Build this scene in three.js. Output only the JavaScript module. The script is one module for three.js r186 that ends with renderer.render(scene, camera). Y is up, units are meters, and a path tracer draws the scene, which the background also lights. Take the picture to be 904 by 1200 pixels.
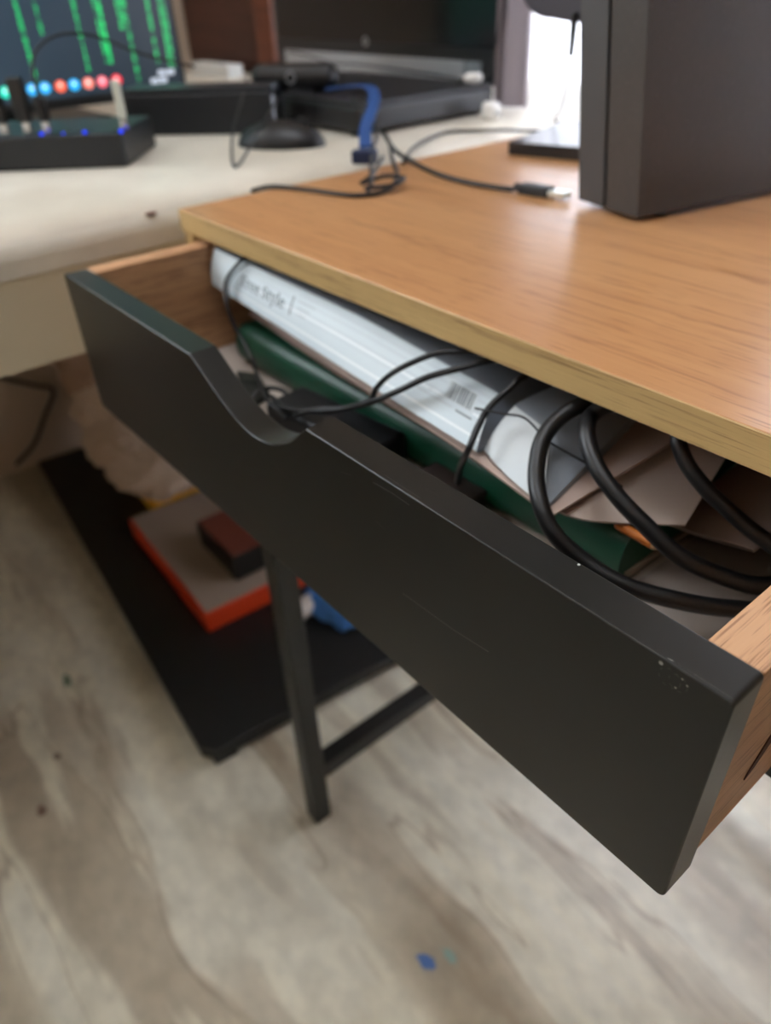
import * as THREE from 'three';
import { RoundedBoxGeometry } from 'three/addons/geometries/RoundedBoxGeometry.js';
import { RectAreaLightUniformsLib } from 'three/addons/lights/RectAreaLightUniformsLib.js';
import { mergeGeometries } from 'three/addons/utils/BufferGeometryUtils.js';

// ---------------------------------------------------------------- camera, sky, lights, exposure
const scene = new THREE.Scene();
const V = (x, y, z) => new THREE.Vector3(x, y, z);
const camera = new THREE.PerspectiveCamera(2 * Math.atan(600 / 864.71) * 180 / Math.PI, 904 / 1200, 0.02, 40);
camera.position.set(0.0482308, 0.1766561, 0.1642320);
camera.quaternion.setFromRotationMatrix(new THREE.Matrix4().makeBasis(
  V(0.635128, -0.036381, -0.771550), V(-0.435645, 0.807980, -0.396714), V(0.637829, 0.588086, 0.497322)));
camera.focus = 0.272;
camera.userData.fStop = 6.6;
scene.add(camera);
const SKY = 14;
scene.background = new THREE.Color().setRGB(0.86, 0.93, 1.0);
scene.backgroundIntensity = SKY;
const FILL_LAMP = { x: -.30, y: 1.795, z: .18, w: .8, h: .8, colour: 0xf4f8ff, power: 6.3 };
const renderer = new THREE.WebGLRenderer({ antialias: true });
renderer.toneMapping = THREE.LinearToneMapping;
renderer.toneMappingExposure = 0.82;
renderer.shadowMap.enabled = true;
RectAreaLightUniformsLib.init();

// ---------------------------------------------------------------- helpers
const used = {};
function numbered(n) { used[n] = (used[n] ?? -1) + 1; return used[n] ? `${n}_${String(used[n]).padStart(3, '0')}` : n; }
function tag(o, label, category, group) { o.userData.label = label; o.userData.category = category; if (group) o.userData.group = group; return o; }
function thing(name, label, category, p = [0, 0, 0], turn = 0, group) {
  const o = new THREE.Group(); o.name = numbered(name); o.position.set(...p); o.rotation.y = turn; scene.add(o);
  return tag(o, label, category, group);
}
function mesh(name, geo, m, parent = scene) {
  const g = Array.isArray(geo) ? mergeGeometries(geo.map(x => x.index ? x.toNonIndexed() : x)) : geo;
  const o = new THREE.Mesh(g, m); o.name = parent === scene ? numbered(name) : name;
  o.castShadow = o.receiveShadow = true; parent.add(o); return o;
}
function struct(name, geo, m, parent = scene) { const o = mesh(name, geo, m, parent); if (parent === scene) o.userData.kind = 'structure'; return o; }
// box from min/max, bevelled, uv in metres (u along the longest direction)
function box(x0, x1, y0, y1, z0, z1, r = 0) {
  const sx = x1 - x0, sy = y1 - y0, sz = z1 - z0;
  const g = (r ? new RoundedBoxGeometry(sx, sy, sz, 2, Math.min(r, sx * .49, sy * .49, sz * .49)) : new THREE.BoxGeometry(sx, sy, sz)).translate((x0 + x1) / 2, (y0 + y1) / 2, (z0 + z1) / 2);
  return metre(g);
}
function metre(g, along = 'x') {
  if (g.index) g = g.toNonIndexed();
  const p = g.attributes.position, n = g.attributes.normal, uv = new Float32Array(p.count * 2);
  for (let t = 0; t < p.count; t += 3) {
    let ax = 0, ay = 0, az = 0;
    for (let k = 0; k < 3; k++) { ax += Math.abs(n.getX(t + k)); ay += Math.abs(n.getY(t + k)); az += Math.abs(n.getZ(t + k)); }
    for (let k = 0; k < 3; k++) {
      const i = t + k, x = p.getX(i), y = p.getY(i), z = p.getZ(i);
      let u, v;
      if (ay >= ax && ay >= az) [u, v] = along === 'x' ? [x, z] : [z, x];
      else if (az >= ax) [u, v] = [x, y]; else [u, v] = [z, y];
      uv[2 * i] = u; uv[2 * i + 1] = v;
    }
  }
  g.setAttribute('uv', new THREE.BufferAttribute(uv, 2));
  return g;
}
const pts = a => a.map(p => V(...p));
function tube(points, r, n = 90, rs = 10) {
  const c = new THREE.CatmullRomCurve3(pts(points), false, 'centripetal');
  const g = new THREE.TubeGeometry(c, n, r, rs, false);
  const caps = [0, 1].map(t => new THREE.SphereGeometry(r, 8, 6).translate(...c.getPoint(t).toArray()));
  return mergeGeometries([g.toNonIndexed(), ...caps.map(x => x.toNonIndexed())]);
}
// horizontal slab from a polygon of [x, z] between y0 and y1
function slab(poly, y0, y1, bevel = 0) {
  const s = new THREE.Shape(poly.map(([x, z]) => new THREE.Vector2(x, -z)));
  const g = new THREE.ExtrudeGeometry(s, { depth: y1 - y0 - 2 * bevel, bevelEnabled: bevel > 0, bevelSize: bevel, bevelThickness: bevel, bevelOffset: -bevel, bevelSegments: 2, curveSegments: 8 });
  g.rotateX(-Math.PI / 2).translate(0, y0 + bevel, 0);
  return metre(g);
}
// prism between a lower and an upper polygon (same count, [x,y,z])
function prism(lo, hi) {
  const n = lo.length, P = [];
  const tri = (a, b, c) => P.push(...a, ...b, ...c);
  for (let i = 0; i < n; i++) { const j = (i + 1) % n; tri(lo[i], lo[j], hi[j]); tri(lo[i], hi[j], hi[i]); }
  for (let i = 1; i < n - 1; i++) { tri(hi[0], hi[i], hi[i + 1]); tri(lo[0], lo[i + 1], lo[i]); }
  const g = new THREE.BufferGeometry(); g.setAttribute('position', new THREE.Float32BufferAttribute(P, 3)); g.computeVertexNormals();
  return metre(g);
}

// noise
function hash(i, j, s) { let h = (i * 374761393 + j * 668265263 + s * 1442695041) | 0; h = Math.imul(h ^ (h >>> 13), 1274126177); h ^= h >>> 16; return (h >>> 0) / 4294967295; }
function vnoise(x, y, s, px = 0, py = 0) {
  const i = Math.floor(x), j = Math.floor(y); let f = x - i, g = y - j; f = f * f * (3 - 2 * f); g = g * g * (3 - 2 * g);
  const w = (a, p) => p ? ((a % p) + p) % p : a;
  const a = hash(w(i, px), w(j, py), s), b = hash(w(i + 1, px), w(j, py), s), c = hash(w(i, px), w(j + 1, py), s), d = hash(w(i + 1, px), w(j + 1, py), s);
  return a + (b - a) * f + (c - a) * g + (a - b - c + d) * f * g;
}
function fbm(x, y, s, o = 4, px = 0, py = 0) { let t = 0, a = .5, n = 0; for (let k = 0; k < o; k++) { t += a * vnoise(x, y, s + k * 17, px, py); n += a; a *= .5; x *= 2; y *= 2; px *= 2; py *= 2; } return t / n; }
const sstep = (a, b, x) => { const t = Math.min(1, Math.max(0, (x - a) / (b - a))); return t * t * (3 - 2 * t); };
const mix3 = (a, b, t) => a.map((v, i) => v + (b[i] - v) * t);
function dataTex(w, h, fn, srgb = true) {
  const d = new Uint8Array(w * h * 4);
  for (let j = 0; j < h; j++) for (let i = 0; i < w; i++) { const c = fn((i + .5) / w, (j + .5) / h); const k = 4 * (j * w + i); d[k] = c[0]; d[k + 1] = c[1]; d[k + 2] = c[2]; d[k + 3] = 255; }
  const t = new THREE.DataTexture(d, w, h); t.wrapS = t.wrapT = THREE.RepeatWrapping; t.magFilter = THREE.LinearFilter; t.minFilter = THREE.LinearFilter;
  if (srgb) t.colorSpace = THREE.SRGBColorSpace; t.needsUpdate = true; return t;
}
function canvasTex(w, h, draw) {
  const c = document.createElement('canvas'); c.width = w; c.height = h; draw(c.getContext('2d'), w, h);
  const t = new THREE.CanvasTexture(c); t.colorSpace = THREE.SRGBColorSpace; return t;
}
// wood grain: uv metres, grain along u
function woodTex(light, dark, deep, seed, lenM = .6, widM = .3, streaks = .55) {
  const t = dataTex(1024, 1024, (u, v) => {
    const warp = .9 * fbm(u * 3, v * 6, seed + 3, 3, 3, 6);
    const broad = fbm(u * 2, v * 14 + warp, seed, 3, 2, 14);
    const fine = fbm(u * 10, v * 160, seed + 5, 3, 10, 160);
    const pore = fbm(u * 24, v * 300, seed + 9, 2, 24, 300) * .6 + .4 * fbm(u * 5, v * 60 + warp * 2, seed + 12, 2, 5, 60);
    let c = mix3(light, dark, sstep(.3, .75, broad) * .55 + (fine - .5) * .5);
    c = mix3(c, deep, sstep(streaks, streaks + .16, pore) * .75);
    return c.map(x => Math.max(0, Math.min(255, x)));
  });
  t.repeat.set(1 / lenM, 1 / widM); return t;
}
const std = (o) => new THREE.MeshStandardMaterial(o);
const hex = (c, roughness = .5, extra = {}) => std({ color: c, roughness, ...extra });

// ---------------------------------------------------------------- materials
const FY = -0.74;
const M = {
  deskWood: std({ map: woodTex([198, 148, 101], [185, 133, 88], [155, 106, 68], 11, .5, .22, .56), roughness: .3 }),
  edgeWood: std({ map: woodTex([198, 168, 114], [182, 150, 100], [138, 108, 70], 31, .5, .1, .56), roughness: .42 }),  // edge laminate; its yellower tint partly stands in for dimmer light
  drawerWood: std({ map: woodTex([204, 158, 116], [186, 138, 98], [136, 94, 64], 51, .4, .12, .55), roughness: .5 }),
  drawerInside: std({ map: woodTex([176, 118, 78], [152, 98, 62], [120, 72, 44], 71, .5, .2, .6), roughness: .5 }),
  black: hex(0x1b1a18, .38),
  blackMetal: hex(0x1a1f1d, .45),
  whiteLam: std({ roughness: .42, map: null, color: 0xd9d2c2 }),
  wall: hex(0xcdb9a5, .9), ceil: hex(0xeeeae4, .95),
  plasticBlack: hex(0x17181a, .42), plasticDark: hex(0x202327, .5), rubber: hex(0x0d0d0e, .42), cableGrey: hex(0x1b1c1e, .5),
  steel: hex(0xc8ccd0, .25, { metalness: 1 }),
  paper: hex(0xd6d8d6, .8), paperWarm: hex(0xc9b6a4, .85),
};
// stone-look floor, veins along x, 2.4 m by 1.2 m per repeat; two dried paint spots and a few chips
const floorTex = dataTex(2048, 1024, (u, v) => {
  const x = u * 2.4 - 1.8, z = v * 1.2 - .7;
  const px = 6, wz = fbm(u * 6, v * 5, 5, 4, 6, 5) * .09;
  const zz = v + wz;
  const band = fbm(u * 2, zz * 9, 21, 4, 2, 0), streak = fbm(u * 5, zz * 22, 33, 4, 5, 0), grain = fbm(u * 120, v * 90, 44, 3, 120, 90), cloud = fbm(u * 9, v * 7, 61, 4, 9, 7);
  let c = [218, 212, 190];
  const pale = fbm(u * 4 + 3, zz * 13, 91, 5, 0, 0), lobe = fbm(u * 7, zz * 26, 17, 4, 7, 0);
  c = mix3(c, [156, 142, 120], sstep(.46, .68, band) * .75);
  c = mix3(c, [136, 120, 100], sstep(.56, .70, lobe) * .5);
  c = mix3(c, [216, 212, 194], sstep(.52, .57, pale) * (.35 + .6 * sstep(.35, .65, cloud)) * sstep(.82, .58, pale));
  c = mix3(c, [204, 200, 184], sstep(.5, .75, cloud) * .4);
  c = mix3(c, [120, 100, 82], sstep(.014, 0, Math.abs(pale - .515)) * .35 * sstep(.35, .6, streak));
  const mott = fbm(u * 26, v * 20, 52, 4, 26, 20); const k = .86 + .14 * grain + .15 * mott; c = c.map(q => q * k);
  const spot = (cx, cz, rx, rz, col, a) => { const d = Math.hypot((x - cx) / rx, (z - cz) / rz) + (fbm(x * 260, z * 260, 77, 2) - .5) * .9; c = mix3(c, col, a * sstep(1.1, .7, d)); };
  spot(-.237, -.088, .011, .009, [70, 105, 165], .95); spot(-.224, -.113, .012, .006, [120, 165, 165], .7);
  spot(-.937, .075, .016, .007, [70, 95, 70], .8); spot(-.724, .187, .010, .006, [80, 50, 40], .7); spot(-.905, .07, .02, .007, [190, 185, 160], .6);
  spot(-.8, .14, .008, .006, [80, 60, 45], .6); spot(-.18, .0, .004, .003, [110, 80, 60], .7);
  return c.map(q => Math.min(255, q));
});
floorTex.repeat.set(1 / 2.4, 1 / 1.2); floorTex.offset.set(1.8 / 2.4, .7 / 1.2);
M.floor = std({ map: floorTex, roughness: .3 });

// ---------------------------------------------------------------- room
const RX0 = -1.66, RX1 = 2.8, RZ0 = -1.0, RZ1 = 1.9, CY = 1.8, T = .15;
struct('floor', box(RX0 - T, RX1 + T, FY - .1, FY, RZ0 - T, RZ1 + T), M.floor);
struct('ceiling', box(RX0 - T, RX1 + T, CY, CY + .1, RZ0 - T, RZ1 + T), M.ceil);
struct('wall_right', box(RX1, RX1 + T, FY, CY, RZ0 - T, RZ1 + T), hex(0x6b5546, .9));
function wallWithWindow(name, z0, z1, wx0, wx1, wy0, wy1) {
  struct(name, [box(RX0, wx0, FY, CY, z0, z1), box(wx1, RX1, FY, CY, z0, z1), box(wx0, wx1, FY, wy0, z0, z1), box(wx0, wx1, wy1, CY, z0, z1)], M.wall);
}
const glass = new THREE.MeshPhysicalMaterial({ color: 0xffffff, roughness: .02, transmission: 1, thickness: 0, ior: 1.45 });
const frameMat = hex(0xe8e8e4, .4);
function windowUnit(n, z, wx0, wx1, wy0, wy1, mullions) {
  const w = new THREE.Group(); w.name = n; w.userData.kind = 'structure'; scene.add(w);
  const f = .05, d = .025;
  mesh('window_frame', [box(wx0, wx1, wy0, wy0 + f, z - d, z + d), box(wx0, wx1, wy1 - f, wy1, z - d, z + d), box(wx0, wx0 + f, wy0 + f, wy1 - f, z - d, z + d), box(wx1 - f, wx1, wy0 + f, wy1 - f, z - d, z + d)], frameMat, w);
  const xs = [wx0 + f, ...mullions, wx1 - f];
  mullions.forEach(m => mesh('mullion', box(m - .02, m + .02, wy0 + f, wy1 - f, z - d, z + d), frameMat, w));
  for (let i = 0; i < xs.length - 1; i++) mesh('pane', box(xs[i], xs[i + 1], wy0 + f, wy1 - f, z - .003, z + .003), glass, w);
}
const WB = [-1.0, .20, FY + .30, .70];
wallWithWindow('wall_back', RZ0 - T, RZ0, ...WB);
windowUnit('window_1', RZ0 - .08, ...WB, [-.40]);
struct('wall_front', box(RX0, RX1, FY, CY, RZ1, RZ1 + T), M.wall);
const WL = { z0: .38, z1: 1.60, y0: .36, y1: 1.60 };
struct('wall_left', [box(RX0 - T, RX0, FY, CY, RZ0 - T, WL.z0), box(RX0 - T, RX0, FY, CY, WL.z1, RZ1 + T), box(RX0 - T, RX0, FY, WL.y0, WL.z0, WL.z1), box(RX0 - T, RX0, WL.y1, CY, WL.z0, WL.z1)], M.wall);
{
  const w = new THREE.Group(); w.name = 'window_2'; w.userData.kind = 'structure'; scene.add(w);
  const x = RX0 - .08, d = .025, f = .05, { z0, z1, y0, y1 } = WL, zm = (z0 + z1) / 2;
  mesh('window_frame', [box(x - d, x + d, y0, y0 + f, z0, z1), box(x - d, x + d, y1 - f, y1, z0, z1), box(x - d, x + d, y0 + f, y1 - f, z0, z0 + f), box(x - d, x + d, y0 + f, y1 - f, z1 - f, z1)], frameMat, w);
  mesh('mullion', box(x - d, x + d, y0 + f, y1 - f, zm - .02, zm + .02), frameMat, w);
  mesh('pane', box(x - .003, x + .003, y0 + f, y1 - f, z0 + f, zm - .02), glass, w); mesh('pane', box(x - .003, x + .003, y0 + f, y1 - f, zm + .02, z1 - f), glass, w);
}
// unseen ceiling panel, added to brighten the floor and desk tops
{
  const t = new THREE.Group(); t.name = 'added_ceiling_light'; t.position.set(FILL_LAMP.x, FILL_LAMP.y, FILL_LAMP.z); scene.add(t); tag(t, 'added unseen white ceiling light panel straight above the two desks', 'ceiling light');
  mesh('frame', [box(-FILL_LAMP.w / 2 - .02, FILL_LAMP.w / 2 + .02, -.02, .004, -FILL_LAMP.h / 2 - .02, -FILL_LAMP.h / 2), box(-FILL_LAMP.w / 2 - .02, FILL_LAMP.w / 2 + .02, -.02, .004, FILL_LAMP.h / 2, FILL_LAMP.h / 2 + .02), box(-FILL_LAMP.w / 2 - .02, -FILL_LAMP.w / 2, -.02, .004, -FILL_LAMP.h / 2, FILL_LAMP.h / 2), box(FILL_LAMP.w / 2, FILL_LAMP.w / 2 + .02, -.02, .004, -FILL_LAMP.h / 2, FILL_LAMP.h / 2)], frameMat, t);
  mesh('diffuser', box(-FILL_LAMP.w / 2, FILL_LAMP.w / 2, -.012, .002, -FILL_LAMP.h / 2, FILL_LAMP.h / 2), std({ color: 0xffffff, emissive: FILL_LAMP.colour, emissiveIntensity: 2 }), t);
  const l = new THREE.RectAreaLight(FILL_LAMP.colour, FILL_LAMP.power, FILL_LAMP.w, FILL_LAMP.h); l.position.set(FILL_LAMP.x, FILL_LAMP.y - .016, FILL_LAMP.z); l.rotation.x = -Math.PI / 2; scene.add(l);
}
// curtains
function drape(x0, x1, y0, y1, z, amp, waves, nx = 120) {
  const g = new THREE.PlaneGeometry(x1 - x0, y1 - y0, nx, 6), p = g.attributes.position;
  for (let i = 0; i < p.count; i++) {
    const x = p.getX(i) + (x0 + x1) / 2, y = p.getY(i) + (y0 + y1) / 2, t = (x - x0) / (x1 - x0);
    p.setXYZ(i, x + .006 * Math.sin(y * 5 + t * 9), y, z + amp * Math.sin(t * waves * 6.283 + .8 * Math.sin(y * 2)) * (.7 + .3 * Math.sin(t * 17)));
  }
  g.computeVertexNormals(); return g;
}
const sheer = new THREE.MeshPhysicalMaterial({ color: 0xf6f4fb, roughness: 1, transmission: .55, thickness: 0, side: THREE.DoubleSide });
tag(mesh('sheer_curtain', drape(-.98, .19, FY + .32, .78, RZ0 + .035, .012, 10, 200), sheer), 'thin white sheer curtain glowing with daylight across the window behind the desk', 'curtain');
const dr = mesh('grey_drape', drape(-.733, -.676, .030, 1.5, -.66, .010, 2.2, 60), new THREE.MeshPhysicalMaterial({ color: 0x90868a, roughness: 1, transmission: .25, thickness: 0, side: THREE.DoubleSide }));
tag(dr, 'narrow grey fabric drape gathered at the left edge of the bright window', 'curtain');

// ---------------------------------------------------------------- wooden desk with pulled-out drawer
const W = .5529, H = .1141, FT = .018, DY = .0054, DZ = -.1118, DX0 = -.5728, DX1 = .62, DZ1 = -.602;
const desk = thing('wooden_desk', 'light oak desk with a pulled-out black-fronted drawer and dark metal legs', 'desk');
const top = mesh('tabletop', box(DX0 + .0008, DX1, DY, DY + .018, DZ1, DZ - .0008, .0006), M.deskWood, desk);
mesh('edge_band', box(DX0, DX1, DY + .0002, DY + .0176, DZ - .0012, DZ, .0005), M.edgeWood, top);
mesh('edge_band', box(DX0 - .0002, DX0 + .001, DY + .0002, DY + .0176, DZ1, DZ - .0013, .0004), M.edgeWood, top);
mesh('side_panel', box(DX0 + .001, DX0 + .0155, -.122, DY, DZ1 + .03, DZ - .002, .0005), M.edgeWood, desk);
mesh('side_panel', box(.004, .0185, -.122, DY, DZ1 + .03, DZ - .002, .0005), M.edgeWood, desk);
mesh('cabinet_bottom', box(DX0 + .0155, .004, -.122, -.110, DZ1 + .03, DZ - .004), M.edgeWood, desk);
mesh('cabinet_back', box(DX0 + .0155, .004, -.110, DY, DZ1 + .03, DZ1 + .042), M.edgeWood, desk);
function legFrame(x) {
  const lz0 = -.102, lz1 = -.55, h = .012;
  mesh('leg', box(x - h, x + h, FY, -.122, lz0 - h, lz0 + h, .002), M.blackMetal, desk);
  mesh('leg', box(x - h, x + h, FY, -.122, lz1 - h, lz1 + h, .002), M.blackMetal, desk);
  mesh('rail', box(x - .012, x + .012, -.656, -.630, lz1 + h, lz0 - h, .002), M.rubber, desk);
}
legFrame(-.469); legFrame(.52);
mesh('rail', box(-.457, .508, -.64, -.62, -.558, -.542, .002), M.blackMetal, desk);

// drawer: a part of the desk, its pieces are sub-parts
const drawer = new THREE.Group(); drawer.name = 'drawer'; desk.add(drawer);
const fs = new THREE.Shape();
const cut = [[-.3445, 0], [-.340, -.0026], [-.3303, -.0085], [-.3177, -.0162], [-.3041, -.0225], [-.2888, -.0268], [-.2745, -.0277], [-.2581, -.0243], [-.2438, -.0176], [-.2357, -.0118], [-.2274, -.0042], [-.2225, 0]];
const cr = .004;
fs.moveTo(-W + cr, 0);
fs.lineTo(cut[0][0], 0);
fs.splineThru(cut.slice(1, -1).map(c => new THREE.Vector2(...c)));
fs.lineTo(-.2225, 0);
fs.lineTo(-cr * .6, 0); fs.quadraticCurveTo(0, 0, 0, -cr * .6);
fs.lineTo(0, -H + cr); fs.quadraticCurveTo(0, -H, -cr, -H);
fs.lineTo(-W + cr, -H); fs.quadraticCurveTo(-W, -H, -W, -H + cr);
fs.lineTo(-W, -cr); fs.quadraticCurveTo(-W, 0, -W + cr, 0);
const bv = .0008;
let fg = new THREE.ExtrudeGeometry(fs, { depth: FT - 2 * bv, bevelEnabled: true, bevelSize: bv, bevelThickness: bv, bevelOffset: -bv, bevelSegments: 3, curveSegments: 24 });
fg.translate(0, 0, -FT + bv);
{ const p = fg.attributes.position, uv = fg.attributes.uv; for (let i = 0; i < p.count; i++) { const f = p.getZ(i) > -.002; uv.setXY(i, f ? (p.getX(i) + W) / W : .5, f ? (p.getY(i) + H) / H : .5); } }
const SCR = [[[-.1521, -.0594], [-.1412, -.0588], [-.1184, -.0577], [-.0963, -.0546]], [[-.1707, -.0056], [-.157, -.0046], [-.1458, -.005]], [[-.195, -.0117], [-.1868, -.0097]], [[-.1704, -.0267], [-.163, -.028]], [[-.2624, -.0366], [-.2488, -.0413]]];
const CHIP = [[-.0244, -.0022, 3], [-.0166, -.0031, 1.6], [-.0179, -.0082, 1.6], [-.0146, -.0045, 1.6]], RING = [[-.0175, -.0058, 12], [-.0205, -.006, 14]];
const frontTex = canvasTex(2048, 424, (c, w, h) => {
  c.fillStyle = '#191a18'; c.fillRect(0, 0, w, h);
  const X = x => (x + W) / W * w, Y = y => -y / H * h;
  const line = (pp, wd, col) => { c.strokeStyle = col; c.lineWidth = wd; c.beginPath(); pp.forEach(([x, y], i) => i ? c.lineTo(X(x), Y(y)) : c.moveTo(X(x), Y(y))); c.stroke(); };
  line(SCR[0], 1.5, 'rgba(150,150,145,.6)'); line(SCR[1], 2, 'rgba(150,150,150,.55)'); line(SCR[2], 1.2, 'rgba(150,150,150,.4)'); line(SCR[3], 1, 'rgba(150,150,150,.35)'); line(SCR[4], 1.2, 'rgba(140,140,140,.35)');
  c.fillStyle = 'rgba(190,190,180,.8)'; for (const [x, y, r] of CHIP) { c.beginPath(); c.arc(X(x), Y(y), r, 0, 7); c.fill(); }
  c.strokeStyle = 'rgba(110,110,105,.3)'; c.lineWidth = 2; c.setLineDash([5, 7]); for (const [x, y, r] of RING) { c.beginPath(); c.arc(X(x), Y(y), r, 0, 7); c.stroke(); }
});

M.front = new THREE.MeshPhysicalMaterial({ map: frontTex, roughness: .3, specularIntensity: .8 });
mesh('front_panel', fg, M.front, drawer).userData.label = 'black lacquered front with a scooped handle cut';
const flk = mesh('paint_fleck', new THREE.SphereGeometry(.0006, 8, 6).scale(1, .5, 1).translate(-.0703, .0002, -.0165), M.paper, drawer); flk.userData.label = 'tiny white fleck on the top edge';
const DB = -.089, DD = -.46;
mesh('side_panel', metre(box(-.0195, -.0004, -.101, -.0002, DD, -FT, .0006), 'z'), M.drawerWood, drawer);
mesh('side_panel', metre(box(-W + .0006, -W + .0185, -.101, -.0002, DD, -FT, .0006), 'z'), M.drawerWood, drawer);
mesh('back_panel', box(-W + .0185, -.0195, -.101, -.0002, DD, DD + .012), M.drawerWood, drawer);
mesh('bottom_panel', box(-W + .0185, -.0195, -.093, DB, DD + .012, -FT), hex(0xb9aca0, .6), drawer);
const gy = [[-.0778, -.0418], [-.0752, -.0425], [-.0690, -.0465], [-.0630, -.0505], [-.0560, -.0560], [-.0615, -.0625], [-.0690, -.0545], [-.0750, -.0480]];
mesh('gouge', prism(gy.map(([y, z]) => [-.0006, y, z]), gy.map(([y, z]) => [.0001, y, z])), hex(0x4a2a1c, .8), drawer).userData.label = 'dark brown gouge in the outer side';
mesh('drawer_runner', box(-.006, .0035, -.1085, -.1012, DD, -.076, .0005), M.blackMetal, drawer);

// ---------------------------------------------------------------- in the drawer
// green binder under everything
{
  const b = thing('green_binder', 'dark green binder lying flat at the bottom of the drawer beneath the white booklet', 'binder');
  const gm = hex(0x0e4a34, .42);
  const prof = new THREE.Shape(); // z-y profile with a rounded spine
  prof.moveTo(.16, -.0885); prof.lineTo(.012, -.0885); prof.quadraticCurveTo(0, -.0885, -.001, -.074); prof.quadraticCurveTo(-.001, -.056, .013, -.0555); prof.lineTo(.16, -.0555);
  const g = new THREE.ExtrudeGeometry(prof, { depth: .388, bevelEnabled: false, curveSegments: 14 });
  g.rotateY(Math.PI / 2).translate(-.493, 0, -.1065); // profile x -> -z
  mesh('cover', metre(g), gm, b);
  mesh('page_edge', box(-.1055, -.1035, -.0855, -.0805, -.20, -.112), hex(0x9b8f80, .8), b);
}
// loose sheets and booklet
const low = [[-.528, -.0300, -.1100], [-.40, -.0295, -.0985], [-.317, -.0300, -.0912], [-.25, -.0312, -.0870], [-.188, -.0325, -.0838]];
const crest = [[-.530, -.0020, -.1185], [-.407, -.0030, -.1165], [-.322, -.0050, -.1160], [-.249, -.0110, -.1160], [-.205, -.0155, -.1175]];
const lerpPts = (a, n) => { const c = new THREE.CatmullRomCurve3(pts(a), false, 'centripetal'); return [...Array(n + 1)].map((_, i) => c.getPointAt(i / n)); };
// a closed booklet: printed fore face from `low` to `crest`, flat top behind it, flat underside
function booklet(lo, cr, back, drop, n = 24) {
  const A = lerpPts(lo, n), B = lerpPts(cr, n), rows = [];
  const nf = 8;
  for (let i = 0; i <= n; i++) {
    const a = A[i], b = B[i], row = [];
    for (let k = 0; k <= nf; k++) { const t = k / nf, e = Math.sin(t * Math.PI) * .0022; row.push(a.clone().lerp(b, t).add(V(0, e * .6, e * .8))); }
    row.push(V(b.x - .0005, b.y + .0006, b.z - .003), V(b.x - .001, b.y + .0002, b.z - .02), V(b.x - .003, b.y - .002, back), V(b.x - .003, a.y - drop, back), V(a.x, a.y - drop, a.z - .002));
    rows.push(row);
  }
  return { rows, nf };
}
function gridGeo(rows, k0, k1, close) {
  const P = [], U = [], I = [], n = rows.length - 1, m = k1 - k0;
  rows.forEach((r, i) => { for (let k = k0; k <= k1; k++) { const q = r[k % r.length]; P.push(q.x, q.y, q.z); U.push(i / n, (k - k0) / m); } });
  for (let i = 0; i < n; i++) for (let k = 0; k < m; k++) { const a = i * (m + 1) + k, b = a + m + 1; I.push(a, b, a + 1, b, b + 1, a + 1); }
  const g = new THREE.BufferGeometry(); g.setAttribute('position', new THREE.Float32BufferAttribute(P, 3)); g.setAttribute('uv', new THREE.Float32BufferAttribute(U, 2)); g.setIndex(I); g.computeVertexNormals(); return g;
}
function endCap(row) { const P = []; for (let i = 1; i < row.length - 1; i++) [row[0], row[i], row[i + 1]].forEach(q => P.push(q.x, q.y, q.z)); const g = new THREE.BufferGeometry(); g.setAttribute('position', new THREE.Float32BufferAttribute(P, 3)); g.setAttribute('uv', new THREE.Float32BufferAttribute(new Float32Array(P.length / 3 * 2), 2)); g.computeVertexNormals(); return g; }
{
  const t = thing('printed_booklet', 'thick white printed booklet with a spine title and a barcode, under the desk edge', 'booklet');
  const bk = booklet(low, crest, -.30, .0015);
  const tex = canvasTex(2048, 256, (c, w, h) => {
    c.fillStyle = '#c6d2d7'; c.fillRect(0, 0, w, h);
    c.fillStyle = 'rgba(255,255,255,.55)'; c.fillRect(0, h * .80, w, h * .04);  // white bands here and below paint in spine edge highlights
    c.fillStyle = 'rgba(170,182,188,.30)'; c.fillRect(830, h * .10, w, h * .07); c.fillRect(520, h * .24, w, h * .05); c.fillRect(560, h * .42, w, h * .05); c.fillRect(700, h * .55, w, h * .03);
    c.fillStyle = 'rgba(255,255,255,.5)'; c.fillRect(500, h * .48, w, h * .035);
    c.fillStyle = '#525d66'; c.font = 'bold 96px serif'; c.fillText('Free Style', 330, h * .60, 420);
    c.fillStyle = '#5d6870'; c.fillRect(800, h * .22, 10, h * .42);
    c.fillStyle = '#a9b3b8'; c.font = '30px sans-serif'; for (let k = 0; k < 3; k++) c.fillRect(850 + 8 * k, h * (.26 + .13 * k), 130 - 30 * k, 7);
    // barcode
    c.fillStyle = '#c4ced2'; c.fillRect(1836, h * .18, 150, h * .34);
    c.fillStyle = '#6a7074'; let x = 1846; for (let k = 0; x < 1970; k++) { const b = 2 + Math.floor(hash(k, 3, 9) * 6); c.fillRect(x, h * .20, b, h * .28); x += b + 3 + Math.floor(hash(k, 5, 2) * 5); }
    c.fillStyle = '#767d82'; c.fillRect(1910, h * .58, 80, 8); c.fillStyle = '#b5bdc1'; c.fillRect(1760, h * .5, 70, 5); c.fillRect(1700, h * .58, 190, 5);
  });
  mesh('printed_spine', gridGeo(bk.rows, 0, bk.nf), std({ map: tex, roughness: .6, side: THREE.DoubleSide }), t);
  mesh('cover', mergeGeometries([gridGeo(bk.rows, bk.nf, bk.rows[0].length).toNonIndexed(), endCap(bk.rows[0]), endCap(bk.rows.at(-1))]), hex(0x6d747d, .6, { side: THREE.DoubleSide }), t);  // grey puts the desk's shade into the colour of the top
}
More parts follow.
